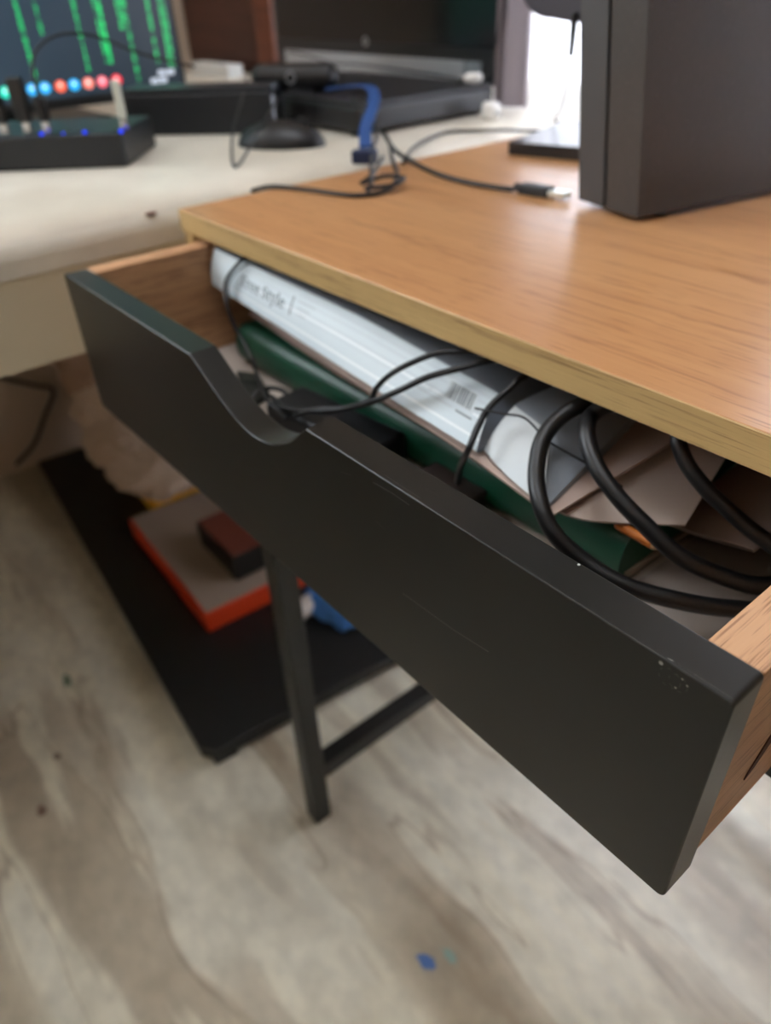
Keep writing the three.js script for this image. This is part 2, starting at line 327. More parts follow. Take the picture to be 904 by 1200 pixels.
{
  const t = thing('white_booklet', 'plain white booklet lying right of the barcode, under the thin wire', 'booklet');
  const bk = booklet([[-.189, -.0345, -.0905], [-.165, -.036, -.083], [-.134, -.038, -.0775]], [[-.1925, -.0185, -.1175], [-.180, -.0205, -.1165], [-.164, -.0235, -.1155]], -.24, .0015, 10);
  mesh('fore_face', gridGeo(bk.rows, 0, bk.nf), hex(0xd0d6d8, .65, { side: THREE.DoubleSide }), t);
  mesh('cover', mergeGeometries([gridGeo(bk.rows, bk.nf, bk.rows[0].length).toNonIndexed(), endCap(bk.rows[0]), endCap(bk.rows.at(-1))]), hex(0x8b9299, .65, { side: THREE.DoubleSide }), t);  // top greyed likewise to carry the shade under the desk
}
// curved sheet of paper: front edge polyline to back edge polyline
function sheet(name, label, fr, bk, m, th = .0006, group) {
  const A = lerpPts(fr, 14), B = lerpPts(bk, 14), rows = A.map((a, i) => { const r = []; for (let k = 0; k <= 6; k++) r.push(a.clone().lerp(B[i], k / 6)); for (let k = 6; k >= 0; k--) r.push(a.clone().lerp(B[i], k / 6).add(V(0, -th, 0))); return r; });
  const g = mergeGeometries([gridGeo(rows, 0, rows[0].length).toNonIndexed(), endCap(rows[0]), endCap(rows.at(-1))]); m.side = THREE.DoubleSide;
  return tag(mesh(name, g, m), label, 'paper', group);
}
sheet('paper_sheet', 'sheet tinted cream for shade, showing as a thin strip between white booklet and green binder, topmost of two', [[-.505, -.0345, -.1165], [-.33, -.0345, -.0925], [-.20, -.037, -.0845], [-.130, -.0405, -.0775]], [[-.505, -.0325, -.26], [-.33, -.033, -.26], [-.2, -.036, -.26], [-.13, -.04, -.26]], hex(0xc4ada0, .85), .0012);  // warm tint here and on the next sheet is painted shade
sheet('paper_sheet', 'sheet tinted pinkish for shade, lying directly on the green binder below the cream sheet', [[-.49, -.0475, -.120], [-.33, -.045, -.1005], [-.22, -.045, -.096], [-.13, -.046, -.090]], [[-.49, -.0475, -.25], [-.33, -.045, -.25], [-.22, -.045, -.25], [-.13, -.046, -.25]], hex(0xb39a8e, .85), .001);
const printTex = canvasTex(256, 256, (c, w, h) => { c.fillStyle = '#c3b1a4'; c.fillRect(0, 0, w, h); c.fillStyle = '#8d7a62'; for (let k = 0; k < 26; k++) c.fillRect(60 + hash(k, 1, 4) * 90, 30 + hash(k, 2, 4) * 120, 10 + 24 * hash(k, 3, 4), 6 + 10 * hash(k, 4, 4)); c.fillStyle = '#cfd6da'; c.fillRect(40, 120, 60, 80); });
sheet('printed_sheet', 'beige sheet with brown print over the green binder between two thick cables', [[-.150, -.046, -.088], [-.125, -.0475, -.094], [-.100, -.049, -.118], [-.088, -.049, -.130]], [[-.205, -.030, -.19], [-.17, -.034, -.21], [-.14, -.04, -.24], [-.12, -.042, -.25]], std({ map: printTex, roughness: .85 }), .0008);
sheet('paper_sheet', 'small white sheet corner poking out over the green binder below the beige printed sheet', [[-.135, -.0530, -.100], [-.127, -.0535, -.1035], [-.118, -.0535, -.112]], [[-.175, -.0530, -.17], [-.165, -.0535, -.18], [-.155, -.0535, -.19]], hex(0xc2b6ae, .85), .0006);
sheet('brown_envelope', 'grey-brown envelope lying at the right of the drawer beneath the thick cables', [[-.112, -.0600, -.138], [-.090, -.0600, -.142], [-.060, -.0590, -.150]], [[-.112, -.0545, -.26], [-.09, -.0545, -.26], [-.06, -.0545, -.26]], hex(0x857468, .85), .002);
sheet('paper_sheet', 'grey sheet lying flat on the bare drawer bottom beside the right drawer side', [[-.100, -.0868, -.075], [-.06, -.0865, -.082], [-.026, -.0868, -.088]], [[-.100, -.0868, -.25], [-.06, -.0865, -.25], [-.026, -.0868, -.25]], hex(0x9c928a, .85), .0006);
{
  const p = thing('orange_pencil', 'short orange pencil on the green binder beside the second thick cable', 'pencil');
  const body = tube([[-.112, -.0530, -.1105], [-.093, -.0528, -.1095]], .0026, 4, 6), tip = new THREE.ConeGeometry(.0026, .006, 6).rotateZ(-Math.PI / 2).translate(-.0885, -.0527, -.1092);
  mesh('pencil_body', body, hex(0xc06a1c, .5), p); mesh('pencil_tip', tip, hex(0xc9a57e, .7), p);
}
{
  const a = thing('power_adapter', 'black power adapter lying in a tangle of thin cables behind the handle cut', 'power adapter');
  mesh('body', new RoundedBoxGeometry(.105, .026, .036, 3, .004).rotateY(.10).translate(-.320, -.0755, -.0815), M.plasticBlack, a);
  mesh('cord', tube([[-.266, -.0755, -.080], [-.25, -.078, -.085], [-.235, -.083, -.088], [-.215, -.0865, -.084], [-.19, -.0865, -.070]], .0019), M.rubber, a);
  mesh('lead', tube([[-.373, -.0755, -.083], [-.39, -.07, -.085], [-.405, -.072, -.076], [-.40, -.08, -.060], [-.375, -.086, -.052]], .0019), M.rubber, a);
}
{
  const b = thing('dark_box', 'small dark brown box standing against the green binder close to the drawer front', 'box');
  mesh('body', box(-.2415, -.1985, -.0888, -.0760, -.1045, -.0865, .001), hex(0x241a17, .5), b);
  mesh('lid', box(-.2425, -.1975, -.0760, -.0725, -.1052, -.0858, .001), hex(0x2b1f1b, .5), b);
}
{
  const s = thing('cable_tie_pouch', 'flat dark olive pouch at the left end behind the handle cut', 'pouch');
  mesh('pouch', slab([[-.470, -.090], [-.452, -.101], [-.418, -.090], [-.412, -.072], [-.44, -.078]], -.0889, -.0835, .0015), hex(0x191b14, .6), s);
  mesh('flap', slab([[-.468, -.0905], [-.452, -.1], [-.435, -.094], [-.447, -.084]], -.0835, -.0825, .0003), hex(0x20231b, .6), s);
}
const cable = (name, label, p, r, m = M.rubber, group) => { const o = mesh(name, tube(p, r, p.length * 14, 12), m); return tag(o, label, 'cable', group); };
cable('thin_cable', 'upper of the two thin black cables crossing the white booklet from under the desk edge', [[-.175, .0015, -.165], [-.220, .0015, -.124], [-.240, .0010, -.107], [-.250, -.004, -.091], [-.261, -.013, -.084], [-.271, -.024, -.082], [-.289, -.042, -.089], [-.306, -.050, -.079], [-.324, -.055, -.071], [-.334, -.060, -.060]], .0017);
cable('thin_cable', 'lower of the two thin black cables crossing the white booklet towards the black adapter', [[-.165, .0015, -.16], [-.210, .001, -.125], [-.224, -.003, -.106], [-.236, -.008, -.091], [-.250, -.018, -.084], [-.268, -.030, -.078], [-.294, -.045, -.078], [-.320, -.055, -.071], [-.348, -.060, -.062], [-.372, -.062, -.066]], .0019);
cable('thin_cable', 'thin black cable looped round the left end of the white booklet over its title', [[-.45, .0015, -.15], [-.480, .0010, -.122], [-.480, -.0045, -.109], [-.488, -.018, -.102], [-.479, -.030, -.096], [-.470, -.045, -.095], [-.451, -.060, -.094], [-.415, -.065, -.080], [-.374, -.066, -.064], [-.336, -.0605, -.054]], .0015);
cable('thin_cable', 'faint grey cable beside the loop at the start of the title', [[-.455, .0015, -.14], [-.468, .0005, -.118], [-.474, -.006, -.1075], [-.482, -.018, -.1015], [-.486, -.031, -.1025]], .0009, hex(0x6f7a80, .6));
cable('thin_cable', 'thin black cable hanging beside the barcode down to the small dark box', [[-.176, .0015, -.16], [-.189, .000, -.120], [-.191, -.006, -.108], [-.193, -.013, -.097], [-.191, -.020, -.087], [-.188, -.028, -.078], [-.203, -.050, -.087], [-.211, -.067, -.093]], .0019);
cable('thick_cable', 'thick black cable making the left loop over the papers and green binder', [[-.115, .0005, -.17], [-.146, -.001, -.129], [-.154, -.006, -.113], [-.154, -.013, -.097], [-.147, -.022, -.084], [-.134, -.030, -.072], [-.121, -.040, -.068], [-.106, -.050, -.072], [-.086, -.057, -.079], [-.067, -.062, -.093], [-.051, -.068, -.112], [-.036, -.072, -.135], [-.030, -.073, -.2]], .0043);
cable('thick_cable', 'thick black cable curving across the middle of the papers to the right drawer side', [[-.10, .0005, -.165], [-.139, -.001, -.127], [-.144, -.006, -.120], [-.137, -.010, -.108], [-.124, -.018, -.100], [-.109, -.026, -.097], [-.092, -.035, -.098], [-.075, -.045, -.102], [-.061, -.055, -.115], [-.045, -.062, -.132], [-.032, -.064, -.19]], .0043);
cable('thick_cable', 'thick black cable nearest the right, dropping from the desk edge into the dark corner', [[-.105, .0000, -.16], [-.101, -.004, -.129], [-.093, -.012, -.125], [-.081, -.020, -.124], [-.067, -.028, -.126], [-.053, -.036, -.130], [-.036, -.043, -.137], [-.03, -.046, -.2]], .0038);
cable('thin_wire', 'very thin black wire crossing the plain white booklet to the thick cable loop', [[-.196, -.0115, -.090], [-.183, -.0125, -.0975], [-.175, -.014, -.1045], [-.156, -.021, -.1045], [-.137, -.030, -.114], [-.122, -.040, -.123]], .0006);

// ---------------------------------------------------------------- white desk behind on the left
{
  const d = thing('white_desk', 'cream white desk with a rounded front edge standing left of the oak desk', 'desk');
  const s = new THREE.Shape(); // x-y profile
  const ty = .026;
  s.moveTo(-1.655, ty); s.lineTo(-.650, ty); s.bezierCurveTo(-.622, ty, -.602, ty - .004, -.600, .004); s.lineTo(-.600, -.010); s.lineTo(-1.655, -.010);
  const g = new THREE.ExtrudeGeometry(s, { depth: 2.2, bevelEnabled: false, curveSegments: 16 }); g.translate(0, 0, -.93);
  const wt = dataTex(512, 512, (u, v) => { const n = fbm(u * 5, v * 5, 3, 5, 5, 5), q = fbm(u * 30, v * 30, 8, 3, 30, 30); return mix3([226, 219, 204], [212, 203, 186], sstep(.4, .7, n)).map(c => c * (.97 + .06 * q)); });
  wt.repeat.set(1.2, 1.2); M.whiteLam.map = wt; M.whiteLam.color.set(0xffffff);
  mesh('tabletop', metre(g), M.whiteLam, d);
  mesh('apron', box(-.622, -.601, -.085, -.010, -.92, 1.26, .001), hex(0xd9cdb2, .6), d).userData.label = 'apron under the rounded edge, shade put into its olive beige colour';  // olive tint stands in for shade on the white desk
  for (const z of [-.88, 1.22]) mesh('leg', box(-.66, -.62, FY, -.010, z - .02, z + .02, .002), hex(0xb9b0a0, .5), d);
  mesh('back_panel', box(-1.62, -.66, FY + .02, -.010, -.92, -.90, .001), hex(0xcdb9a5, .8), d);  // unseen panel added to block window light under the desk
  mesh('edge_chip', new THREE.SphereGeometry(.006, 10, 6).scale(.4, .25, .9).translate(-.6035, .0165, -.1005), hex(0x7a5244, .8), d).userData.label = 'brown chipped spot in the edge';
}

// monitor with green text columns
{
  const m = thing('monitor', 'monitor showing green columns of code text with a row of round icons', 'monitor');
  const x = -1.10, z0 = -.398, z1 = .13, y0 = .046, y1 = .37;
  mesh('housing', box(x - .03, x, y0, y1, z0, z1, .004), M.plasticBlack, m);
  const tex = canvasTex(1024, 640, (c, w, h) => {
    const gr = c.createLinearGradient(0, 0, w, h); gr.addColorStop(0, '#465f70'); gr.addColorStop(.6, '#2a3844'); gr.addColorStop(1, '#1f272f'); c.fillStyle = gr; c.fillRect(0, 0, w, h);
    c.font = 'bold 17px monospace';
    // u runs from the left end (z1) to the right end (z0)
const cols = [[.603, .936, 1], [.648, .787, 1], [.743, .926, 1], [.796, .891, 2], [.808, .891, 1], [.856, .769, 2], [.874, .979, 1], [.939, .91, 1], [.974, .95, 2], [.40, .7, 1], [.3, .9, 1], [.2, .8, 2], [.1, .95, 1], [.03, .6, 1], [.5, .5, 1]];
    cols.forEach(([u, e, n], k) => { for (let q = 0; q < n; q++) for (let y = 10; y < e * h; y += 13) { const ch = '0123456789ABCDEFHKLXZ<>=+*'[Math.floor(hash(k * 3 + q, y, 5) * 26)]; c.fillStyle = hash(k + q, y, 8) > .25 ? '#22e070' : '#18a050'; c.fillText(ch, u * w + q * 10 - 8, y); } });
    const ic = [['#26e0c0', .519], ['#39b8ff', .585], ['#39b8ff', .617], ['#ff6a4a', .657], ['#2bb7ff', .693], ['#ff8a7a', .731], ['#ff7080', .769], ['#ff3040', .809], ['#39b8ff', .45], ['#ffb040', .40], ['#50d060', .35]];
    for (const [col, u] of ic) { c.fillStyle = col; c.beginPath(); c.arc(u * w, h * .955, 14, 0, 7); c.fill(); c.fillStyle = 'rgba(255,255,255,.75)'; c.beginPath(); c.arc(u * w, h * .95, 5, 0, 7); c.fill(); }
    c.fillStyle = '#e8f0ff'; c.font = 'bold 20px sans-serif'; c.fillText('00:00', w * .93, h * .955); c.fillText('00:00', w * .905, h * .985);
  });
  const sw = z1 - z0 - .012, sh = y1 - y0 - .02;
  const scr = new THREE.PlaneGeometry(sw, sh).rotateY(Math.PI / 2).translate(x + .0006, (y0 + y1) / 2 + .003, (z0 + z1) / 2);
  mesh('screen', scr, std({ color: 0x000000, roughness: .3, emissive: 0xffffff, emissiveMap: tex, emissiveIntensity: 1.9 }), m);
  mesh('stand_neck', box(x - .05, x - .03, .03, .2, -.17, -.09, .003), M.plasticBlack, m);
  mesh('stand_base', box(x - .12, x + .02, .0262, .034, -.27, .02, .003), M.plasticBlack, m);
  const l = new THREE.RectAreaLight(0x7fb0b0, .5, sw, sh); l.position.set(x + .004, (y0 + y1) / 2, (z0 + z1) / 2); l.rotation.y = -Math.PI / 2; scene.add(l);
}
// long USB hub in front of it
{
  const p0 = V(-.826, 0, -.070), p1 = V(-.760, 0, -.150), dir = p1.clone().sub(p0).normalize(), ang = Math.atan2(-dir.z, dir.x);
  const h = thing('usb_hub', 'long black hub bar with blue lights lying on the cream desk edge', 'hub', [-.760, .0262, -.150], ang);
  // local x along the bar (0 at its right end), local z towards the viewer
  mesh('body', box(-.26, 0, 0, .032, -.118, 0, .003), hex(0x1c2126, .42), h);
  const led = std({ color: 0x000000, emissive: 0x1a3cff, emissiveIntensity: 2.2 });
  for (const px of [-.001, -.038, -.060, -.082]) { mesh('port', box(px - .012, px + .002, .0315, .0326, -.024, -.012), M.rubber, h); mesh('status_light', new THREE.SphereGeometry(px === -.060 ? .0012 : .0021, 10, 8).translate(px, .0325, -.006), led, h); }
}
{
  const hubAt = (lx, ly, lz) => { const o = scene.getObjectByName('usb_hub'); o.updateMatrixWorld(); return V(lx, ly, lz).applyMatrix4(o.matrixWorld); };
  const stick = (name, label, cat, lx, hgt, w, mBody, mPlug) => {
    const b = hubAt(lx, .0326, -.018), t = thing(name, label, cat, b.toArray(), scene.getObjectByName('usb_hub').rotation.y);
    mesh('plug', box(-.004, .004, 0, .010, -.0023, .0023, .0005), mPlug, t);
    mesh('body', box(-w / 2, w / 2, .010, hgt, -.005, .005, .003), mBody, t); return t;
  };
  stick('memory_stick', 'slim white memory stick standing upright at the right end of the hub', 'memory stick', 0, .044, .0075, hex(0xd3d6c9, .4), M.steel);
  const cbl = stick('usb_plug', 'black plug standing in the hub with a thin cord arching off it', 'plug', -.080, .032, .011, M.plasticBlack, M.steel);
  mesh('cord', tube([[0, .032, 0], [0, .05, -.002], [.004, .068, -.010], [.022, .081, -.03], [.05, .079, -.05], [.09, .06, -.075], [.14, .045, -.09]], .0014), M.rubber, cbl);
  stick('usb_dongle', 'tall black rounded dongle standing in the hub left of the corded plug', 'dongle', -.100, .050, .016, M.plasticBlack, M.steel);
  stick('usb_dongle', 'black dongle at the left edge of the picture, standing in the hub', 'dongle', -.124, .034, .014, M.plasticBlack, M.steel);
}
// second monitor, wooden cabinet, devices on the cream desk
{
  const m = thing('dark_monitor', 'switched-off black monitor with a silver strip along its lower edge', 'monitor');
  const z = -.66, x0 = -1.262, x1 = -.716, y0 = .050, y1 = .38;
  mesh('housing', box(x0, x1, y0, y1, z - .03, z, .004), hex(0x17171b, .4), m);
  mesh('screen', box(x0 + .012, x1 - .012, y0 + .045, y1 - .012, z - .002, z + .0006), hex(0x0c0c10, .18), m);
  mesh('silver_strip', box(-1.232, -.788, .0535, .0785, z - .001, z + .003, .001), hex(0xa9adb3, .35, { metalness: .35 }), m);
  mesh('strip_end', box(-.785, -.757, .0535, .0785, z - .001, z + .003, .001), hex(0x8f979e, .35, { metalness: .35 }), m);
  mesh('badge', new THREE.TorusGeometry(.005, .0012, 8, 24).translate(-1.005, .0955, z + .001), hex(0x9a9a9a, .4), m);
  mesh('stand_neck', box(-1.03, -.95, .03, .2, z - .06, z - .03, .003), M.plasticBlack, m);
  mesh('stand_base', box(-1.12, -.86, .0262, .034, z - .13, z + .0, .003), M.plasticBlack, m);
}
{
  const c = thing('wooden_cabinet', 'dark reddish brown wooden cabinet with a lighter right edge, behind the text monitor', 'cabinet', [-1.405, .0262, -.708], .106);
  const dk = std({ map: woodTex([74, 42, 30], [56, 30, 22], [38, 20, 15], 91, .4, .2, .6), roughness: .45 });
  mesh('door', box(-.238, 0, .012, .62, -.012, 0, .001), dk, c); mesh('case', box(-.238, 0, 0, .63, -.085, -.012, .001), dk, c);
  mesh('edge_post', box(.0, .052, 0, .63, -.085, .004, .006), std({ map: woodTex([104, 56, 35], [86, 44, 28], [70, 36, 24], 97, .4, .1, .6), roughness: .4 }), c).userData.label = 'edge post with window light put into its lighter orange-brown colour';  // lighter wood colour stands in for light falling on the post
}
tag(mesh('pale_desk_block', box(-1.56, -1.41, .0262, .048, -.672, -.640, .001), M.paper), 'flat white block standing in for pale desk top at the foot of the wooden cabinet', 'box');  // stands in for bare desk top showing below the cabinet
{
  const b = thing('media_box', 'wide low black device box in front of the switched-off monitor', 'device');
  mesh('body', box(-1.0, -.700, .030, .056, -.625, -.405, .004), hex(0x141213, .42), b);
  mesh('lid', box(-.998, -.702, .0565, .060, -.623, -.407, .0015), hex(0x232226, .38), b);
  for (const [x, z] of [[-.98, -.61], [-.72, -.61], [-.98, -.42], [-.72, -.42]]) mesh('foot', new THREE.CylinderGeometry(.008, .008, .0038, 16).translate(x, .0281, z), M.rubber, b);
}
{
  const b = thing('router_box', 'dark blue-grey box with a small bright end strip between hub and low black box', 'device', [-.835, .0262, -.330], .75);
  mesh('body', box(-.15, .04, 0, .044, -.06, 0, .003), hex(0x161a20, .4), b);
  mesh('lid', box(-.148, .038, .0443, .050, -.058, -.002, .002), hex(0x1a2027, .38), b);
  mesh('end_strip', box(.0395, .0412, .008, .040, -.012, -.004, .0004), hex(0xc3ccda, .4), b);
  mesh('end_strip', box(.0375, .039, .0455, .0495, -.03, -.02, .0004), hex(0x9aa4b0, .4), b);
}
{
  const w = thing('webcam', 'black bar-shaped webcam with a small pale mark lying on the low black box', 'webcam', [-.86, .0602, -.43], .62);
  mesh('body', new THREE.CapsuleGeometry(.016, .085, 8, 20).rotateZ(Math.PI / 2).translate(0, .016, 0), M.plasticBlack, w);
  mesh('lens_ring', new THREE.TorusGeometry(.006, .0012, 8, 24).translate(0, .017, .0155), hex(0x8c8f94, .3), w);
  mesh('lens', new THREE.SphereGeometry(.0055, 16, 10).scale(1, 1, .4).translate(0, .017, .0155), hex(0x08080a, .1), w);
}
{
  const w = thing('computer_mouse', 'rounded black mouse on the cream desk in front of the low black box', 'mouse', [-.735, .0262, -.322], .6);
  mesh('shell', new THREE.SphereGeometry(1, 28, 16, 0, 6.2832, 0, Math.PI / 2).scale(.052, .026, .030), M.plasticBlack, w);
  mesh('wheel', new THREE.TorusGeometry(.005, .002, 8, 20).translate(.026, .0215, 0), M.rubber, w);
}
{
  const capMat = hex(0xf2f0ec, .25);  // white blocks below stand in for bright reflections
  const a = thing('white_glint_block', 'small white block standing in for a glint on top of the low black box by the drape', 'plug', [-.722, .0602, -.610], .3);
  mesh('body', new RoundedBoxGeometry(.022, .012, .016, 3, .005).translate(0, .006, 0), capMat, a); mesh('stub', new THREE.CylinderGeometry(.0018, .0018, .010, 10).rotateZ(Math.PI / 2).translate(-.015, .006, 0), M.steel, a);
  const b = thing('white_glint_block', 'small white block standing in for a glint on the cream desk at the foot of the grey drape', 'plug', [-.668, .0262, -.588], -.2);
  mesh('body', new RoundedBoxGeometry(.022, .020, .018, 3, .006).translate(0, .010, 0), capMat, b); mesh('stub', new THREE.CylinderGeometry(.0018, .0018, .010, 10).rotateZ(Math.PI / 2).translate(.015, .008, 0), M.steel, b);
}
// ---------------------------------------------------------------- on the oak desk
const TY = .0234;
{
  const c = thing('computer_case', 'dark grey computer case standing on the oak desk at the upper right', 'computer');
  const a = V(-.335, TY, -.343), b = V(-.270, TY, -.329), w = b.clone().sub(a), dp = V(w.z, 0, -w.x).normalize();
  const lean = V(-.635, 0, .772).multiplyScalar(.105);
  const at = (s, t, y) => { const q = a.clone().addScaledVector(w, s).addScaledVector(dp, t).addScaledVector(lean, y); q.y = TY + y; return q.toArray(); };
  const blk = (s0, s1, t0, t1, y0, y1) => prism([at(s0, t0, y0), at(s1, t0, y0), at(s1, t1, y0), at(s0, t1, y0)], [at(s0, t0, y1), at(s1, t0, y1), at(s1, t1, y1), at(s0, t1, y1)]);
  const caseTex = dataTex(256, 256, (u, v) => { const n = fbm(u * 60, v * 60, 4, 3, 60, 60), s = hash(Math.floor(u * 256), Math.floor(v * 256), 6) > .9985 ? 40 : 0; return [58, 54, 51].map(c => c * (.94 + .12 * n) + s); });
  caseTex.repeat.set(6, 6);
  const cm = std({ map: caseTex, roughness: .5 });
  mesh('front_bezel', blk(0, .43, 0, .245, .004, .36), hex(0x434345, .5), c);
  mesh('seam', blk(.43, .50, .004, .243, .004, .358), hex(0x1b1817, .7), c);
  mesh('body', blk(.50, 1, -.001, .245, .004, .36), cm, c);
  for (const [s, t] of [[.2, .03], [.85, .03], [.2, .22], [.85, .22]]) mesh('foot', new THREE.CylinderGeometry(.006, .006, .004, 14).translate(...V(...at(s, t, 0)).add(V(0, .002, 0)).toArray()), M.rubber, c);
}
{
  const m = thing('small_monitor', 'black monitor on a flat wedge base partly hidden behind the dark grey case', 'monitor');
  const base = [[-.512, -.452], [-.375, -.489], [-.41, -.596], [-.552, -.592]];
  mesh('stand_base', slab(base, TY + .0002, TY + .0125, .001), hex(0x1d1e22, .3), m);
  mesh('stand_neck', box(-.455, -.425, TY + .0122, .2, -.566, -.55, .003), M.plasticBlack, m);
  const s = new THREE.Shape(), x0 = -.578, x1 = -.36, y0 = .134, y1 = .40, r = .045;
  s.moveTo(x0 + r, y0 + .004); s.quadraticCurveTo((x0 + x1) / 2 - .02, y0 - .003, x1 - r, y0 + .004); s.quadraticCurveTo(x1, y0 + .004, x1, y0 + r); s.lineTo(x1, y1 - r); s.quadraticCurveTo(x1, y1, x1 - r, y1); s.lineTo(x0 + r, y1); s.quadraticCurveTo(x0, y1, x0, y1 - r); s.lineTo(x0, y0 + r); s.quadraticCurveTo(x0, y0 + .004, x0 + r, y0 + .004);
  mesh('housing', new THREE.ExtrudeGeometry(s, { depth: .024, bevelEnabled: true, bevelSize: .003, bevelThickness: .003, bevelSegments: 3, curveSegments: 10 }).translate(0, 0, -.555), hex(0x3a353d, .45), m);
  const pl = mesh('power_plug', new THREE.CylinderGeometry(.004, .003, .036, 14).translate(-.503, .1225, -.5265), M.rubber, m);
  mesh('power_cord', tube([[-.503, .105, -.5265], [-.504, .09, -.527], [-.511, .07, -.533], [-.525, .052, -.545], [-.545, .040, -.560], [-.55, .0335, -.585], [-.50, .034, -.60]], .0011), M.cableGrey, m);
}
{
  const c = thing('usb_cable', 'dark grey cable ending in a bright metal plug in front of the dark grey case', 'cable');
  mesh('cord', tube([[-.401, .0262, -.337], [-.436, .0256, -.333], [-.484, .0256, -.336], [-.554, .0268, -.357], [-.592, .032, -.367], [-.62, .045, -.375], [-.655, .056, -.385], [-.70, .066, -.40], [-.73, .0655, -.42]], .0022, 110), M.cableGrey, c);
  const ex = V(1, 0, -.12).normalize(), q = new THREE.Quaternion().setFromUnitVectors(V(1, 0, 0), ex);
  const put = (g, x) => g.applyQuaternion(q).translate(...V(-.372, TY + .0042, -.3445).addScaledVector(ex, x).toArray());
  mesh('plug_body', put(new RoundedBoxGeometry(.030, .008, .013, 3, .002), -.008), M.cableGrey, c);
  mesh('plug_neck', put(new THREE.CylinderGeometry(.0032, .0036, .008, 14).rotateZ(Math.PI / 2), -.025), M.cableGrey, c);
  mesh('metal_plug', put(new RoundedBoxGeometry(.016, .0045, .0115, 2, .0006), .0145), hex(0xd9ded6, .28, { metalness: .7 }), c);
}
{
  const c = thing('looped_cable', 'dark cable bundle looped at the left edge of the oak desk', 'cable');
  mesh('cord', tube([[-.573, .0252, -.186], [-.572, .0256, -.203], [-.536, .0254, -.221], [-.485, .0256, -.238], [-.478, .0262, -.262], [-.508, .028, -.300], [-.556, .032, -.335], [-.60, .042, -.365], [-.65, .056, -.382], [-.69, .066, -.40]], .0020, 120), M.cableGrey, c);
  mesh('cord', tube([[-.481, .0258, -.244], [-.498, .030, -.262], [-.53, .034, -.288], [-.575, .038, -.325], [-.61, .048, -.36], [-.66, .06, -.385], [-.70, .068, -.41]], .0018, 90), M.cableGrey, c);
  mesh('cord', tube([[-.49, .0285, -.250], [-.478, .0295, -.270], [-.487, .031, -.290], [-.505, .031, -.282], [-.512, .0275, -.262], [-.52, .030, -.28], [-.55, .036, -.318]], .0018, 70), M.cableGrey, c);
}
cable('draped_cable', 'dark cord running from the cable loop to the back edge of the oak desk', [[-.560, .0254, -.352], [-.600, .0268, -.40], [-.625, .0280, -.445], [-.640, .0278, -.49], [-.610, .0268, -.53], [-.585, .0258, -.555], [-.52, .0250, -.598]], .0018, M.cableGrey);
{
  const c = thing('blue_cable', 'flat blue cable arching over the low black box down to the oak desk edge', 'cable');
  const P = pts([[-.815, .0640, -.447], [-.775, .068, -.468], [-.715, .069, -.44], [-.655, .063, -.392], [-.61, .050, -.345], [-.585, .040, -.325]]), curve = new THREE.CatmullRomCurve3(P), n = 40, hw = .0062, rows = [];
  for (let i = 0; i <= n; i++) { const p = curve.getPointAt(i / n), t = curve.getTangentAt(i / n), sd = V(-t.z, 0, t.x).normalize().multiplyScalar(hw); const u = V(0, .0012, 0); rows.push([p.clone().sub(sd).add(u), p.clone().add(sd).add(u), p.clone().add(sd).sub(u), p.clone().sub(sd).sub(u)]); }
  mesh('flat_cord', mergeGeometries([gridGeo(rows, 0, 4).toNonIndexed(), endCap(rows[0]), endCap(rows.at(-1))]), hex(0x224a86, .55, { side: THREE.DoubleSide }), c);
  mesh('plug', new RoundedBoxGeometry(.014, .012, .024, 3, .002).rotateY(-.9).translate(-.578, .0335, -.318), hex(0x16294f, .5), c);
}
cable('draped_cable', 'thin black cord hanging in a V over the cream desk edge from the device boxes', [[-.885, .0785, -.375], [-.80, .066, -.315], [-.735, .044, -.262], [-.664, .0278, -.222], [-.705, .046, -.275], [-.76, .064, -.335], [-.795, .070, -.385], [-.80, .064, -.415]], .0014, M.cableGrey);
cable('draped_cable', 'long thin black cord drooping across the silver strip of the switched-off monitor', [[-1.20, .078, -.645], [-1.14, .0735, -.643], [-1.08, .066, -.643], [-1.0, .066, -.643], [-.92, .0645, -.643], [-.84, .0615, -.64], [-.76, .0615, -.62], [-.72, .0615, -.60]], .0013, M.cableGrey);
cable('draped_cable', 'thin black cord hanging down in front of the grey drape', [[-.700, .30, -.640], [-.700, .20, -.640], [-.703, .14, -.640], [-.712, .10, -.638], [-.716, .075, -.635], [-.718, .0615, -.62]], .0012, M.cableGrey);

// ---------------------------------------------------------------- under the desks
{
  const b = thing('black_platform', 'long black low platform board on the floor under the cream desk', 'platform', [-.628, FY, -.020], -.092);
  // local x to the wall (negative), local z negative = away
  mesh('board', slab([[-.985, 0], [-.02, 0], [0, -.018], [0, -.60], [-.985, -.60]], .012, .034, .002), hex(0x121212, .5), b);
  for (const [x, z] of [[-.02, -.03], [-.02, -.57], [-.95, -.03], [-.95, -.57]]) mesh('foot', box(x - .018, x + .018, 0, .012, z - .018, z + .018, .002), M.rubber, b);
}
const BT = FY + .034;
{
  const b = thing('orange_box', 'shallow orange box with a pale beige lid lying on the black platform', 'box', [-.842, BT, -.143], -.05);
  mesh('tray', box(-.345, 0, 0, .040, -.19, 0, .003), hex(0xd8431c, .5), b);
  mesh('lid', box(-.341, -.004, .0395, .0445, -.186, -.004, .002), hex(0x9c8b7c, .7), b).userData.label = 'pale beige lid panel';
}
{
  const b = thing('small_dark_box', 'small black and brown box resting on the lid of the orange box', 'box', [-.876, BT + .0446, -.224], -.02);
  mesh('body', box(-.135, 0, 0, .052, -.06, 0, .003), hex(0x0d0c0c, .5), b); mesh('lid', box(-.133, -.002, .0515, .055, -.058, -.002, .001), hex(0x6e3527, .6), b);
}
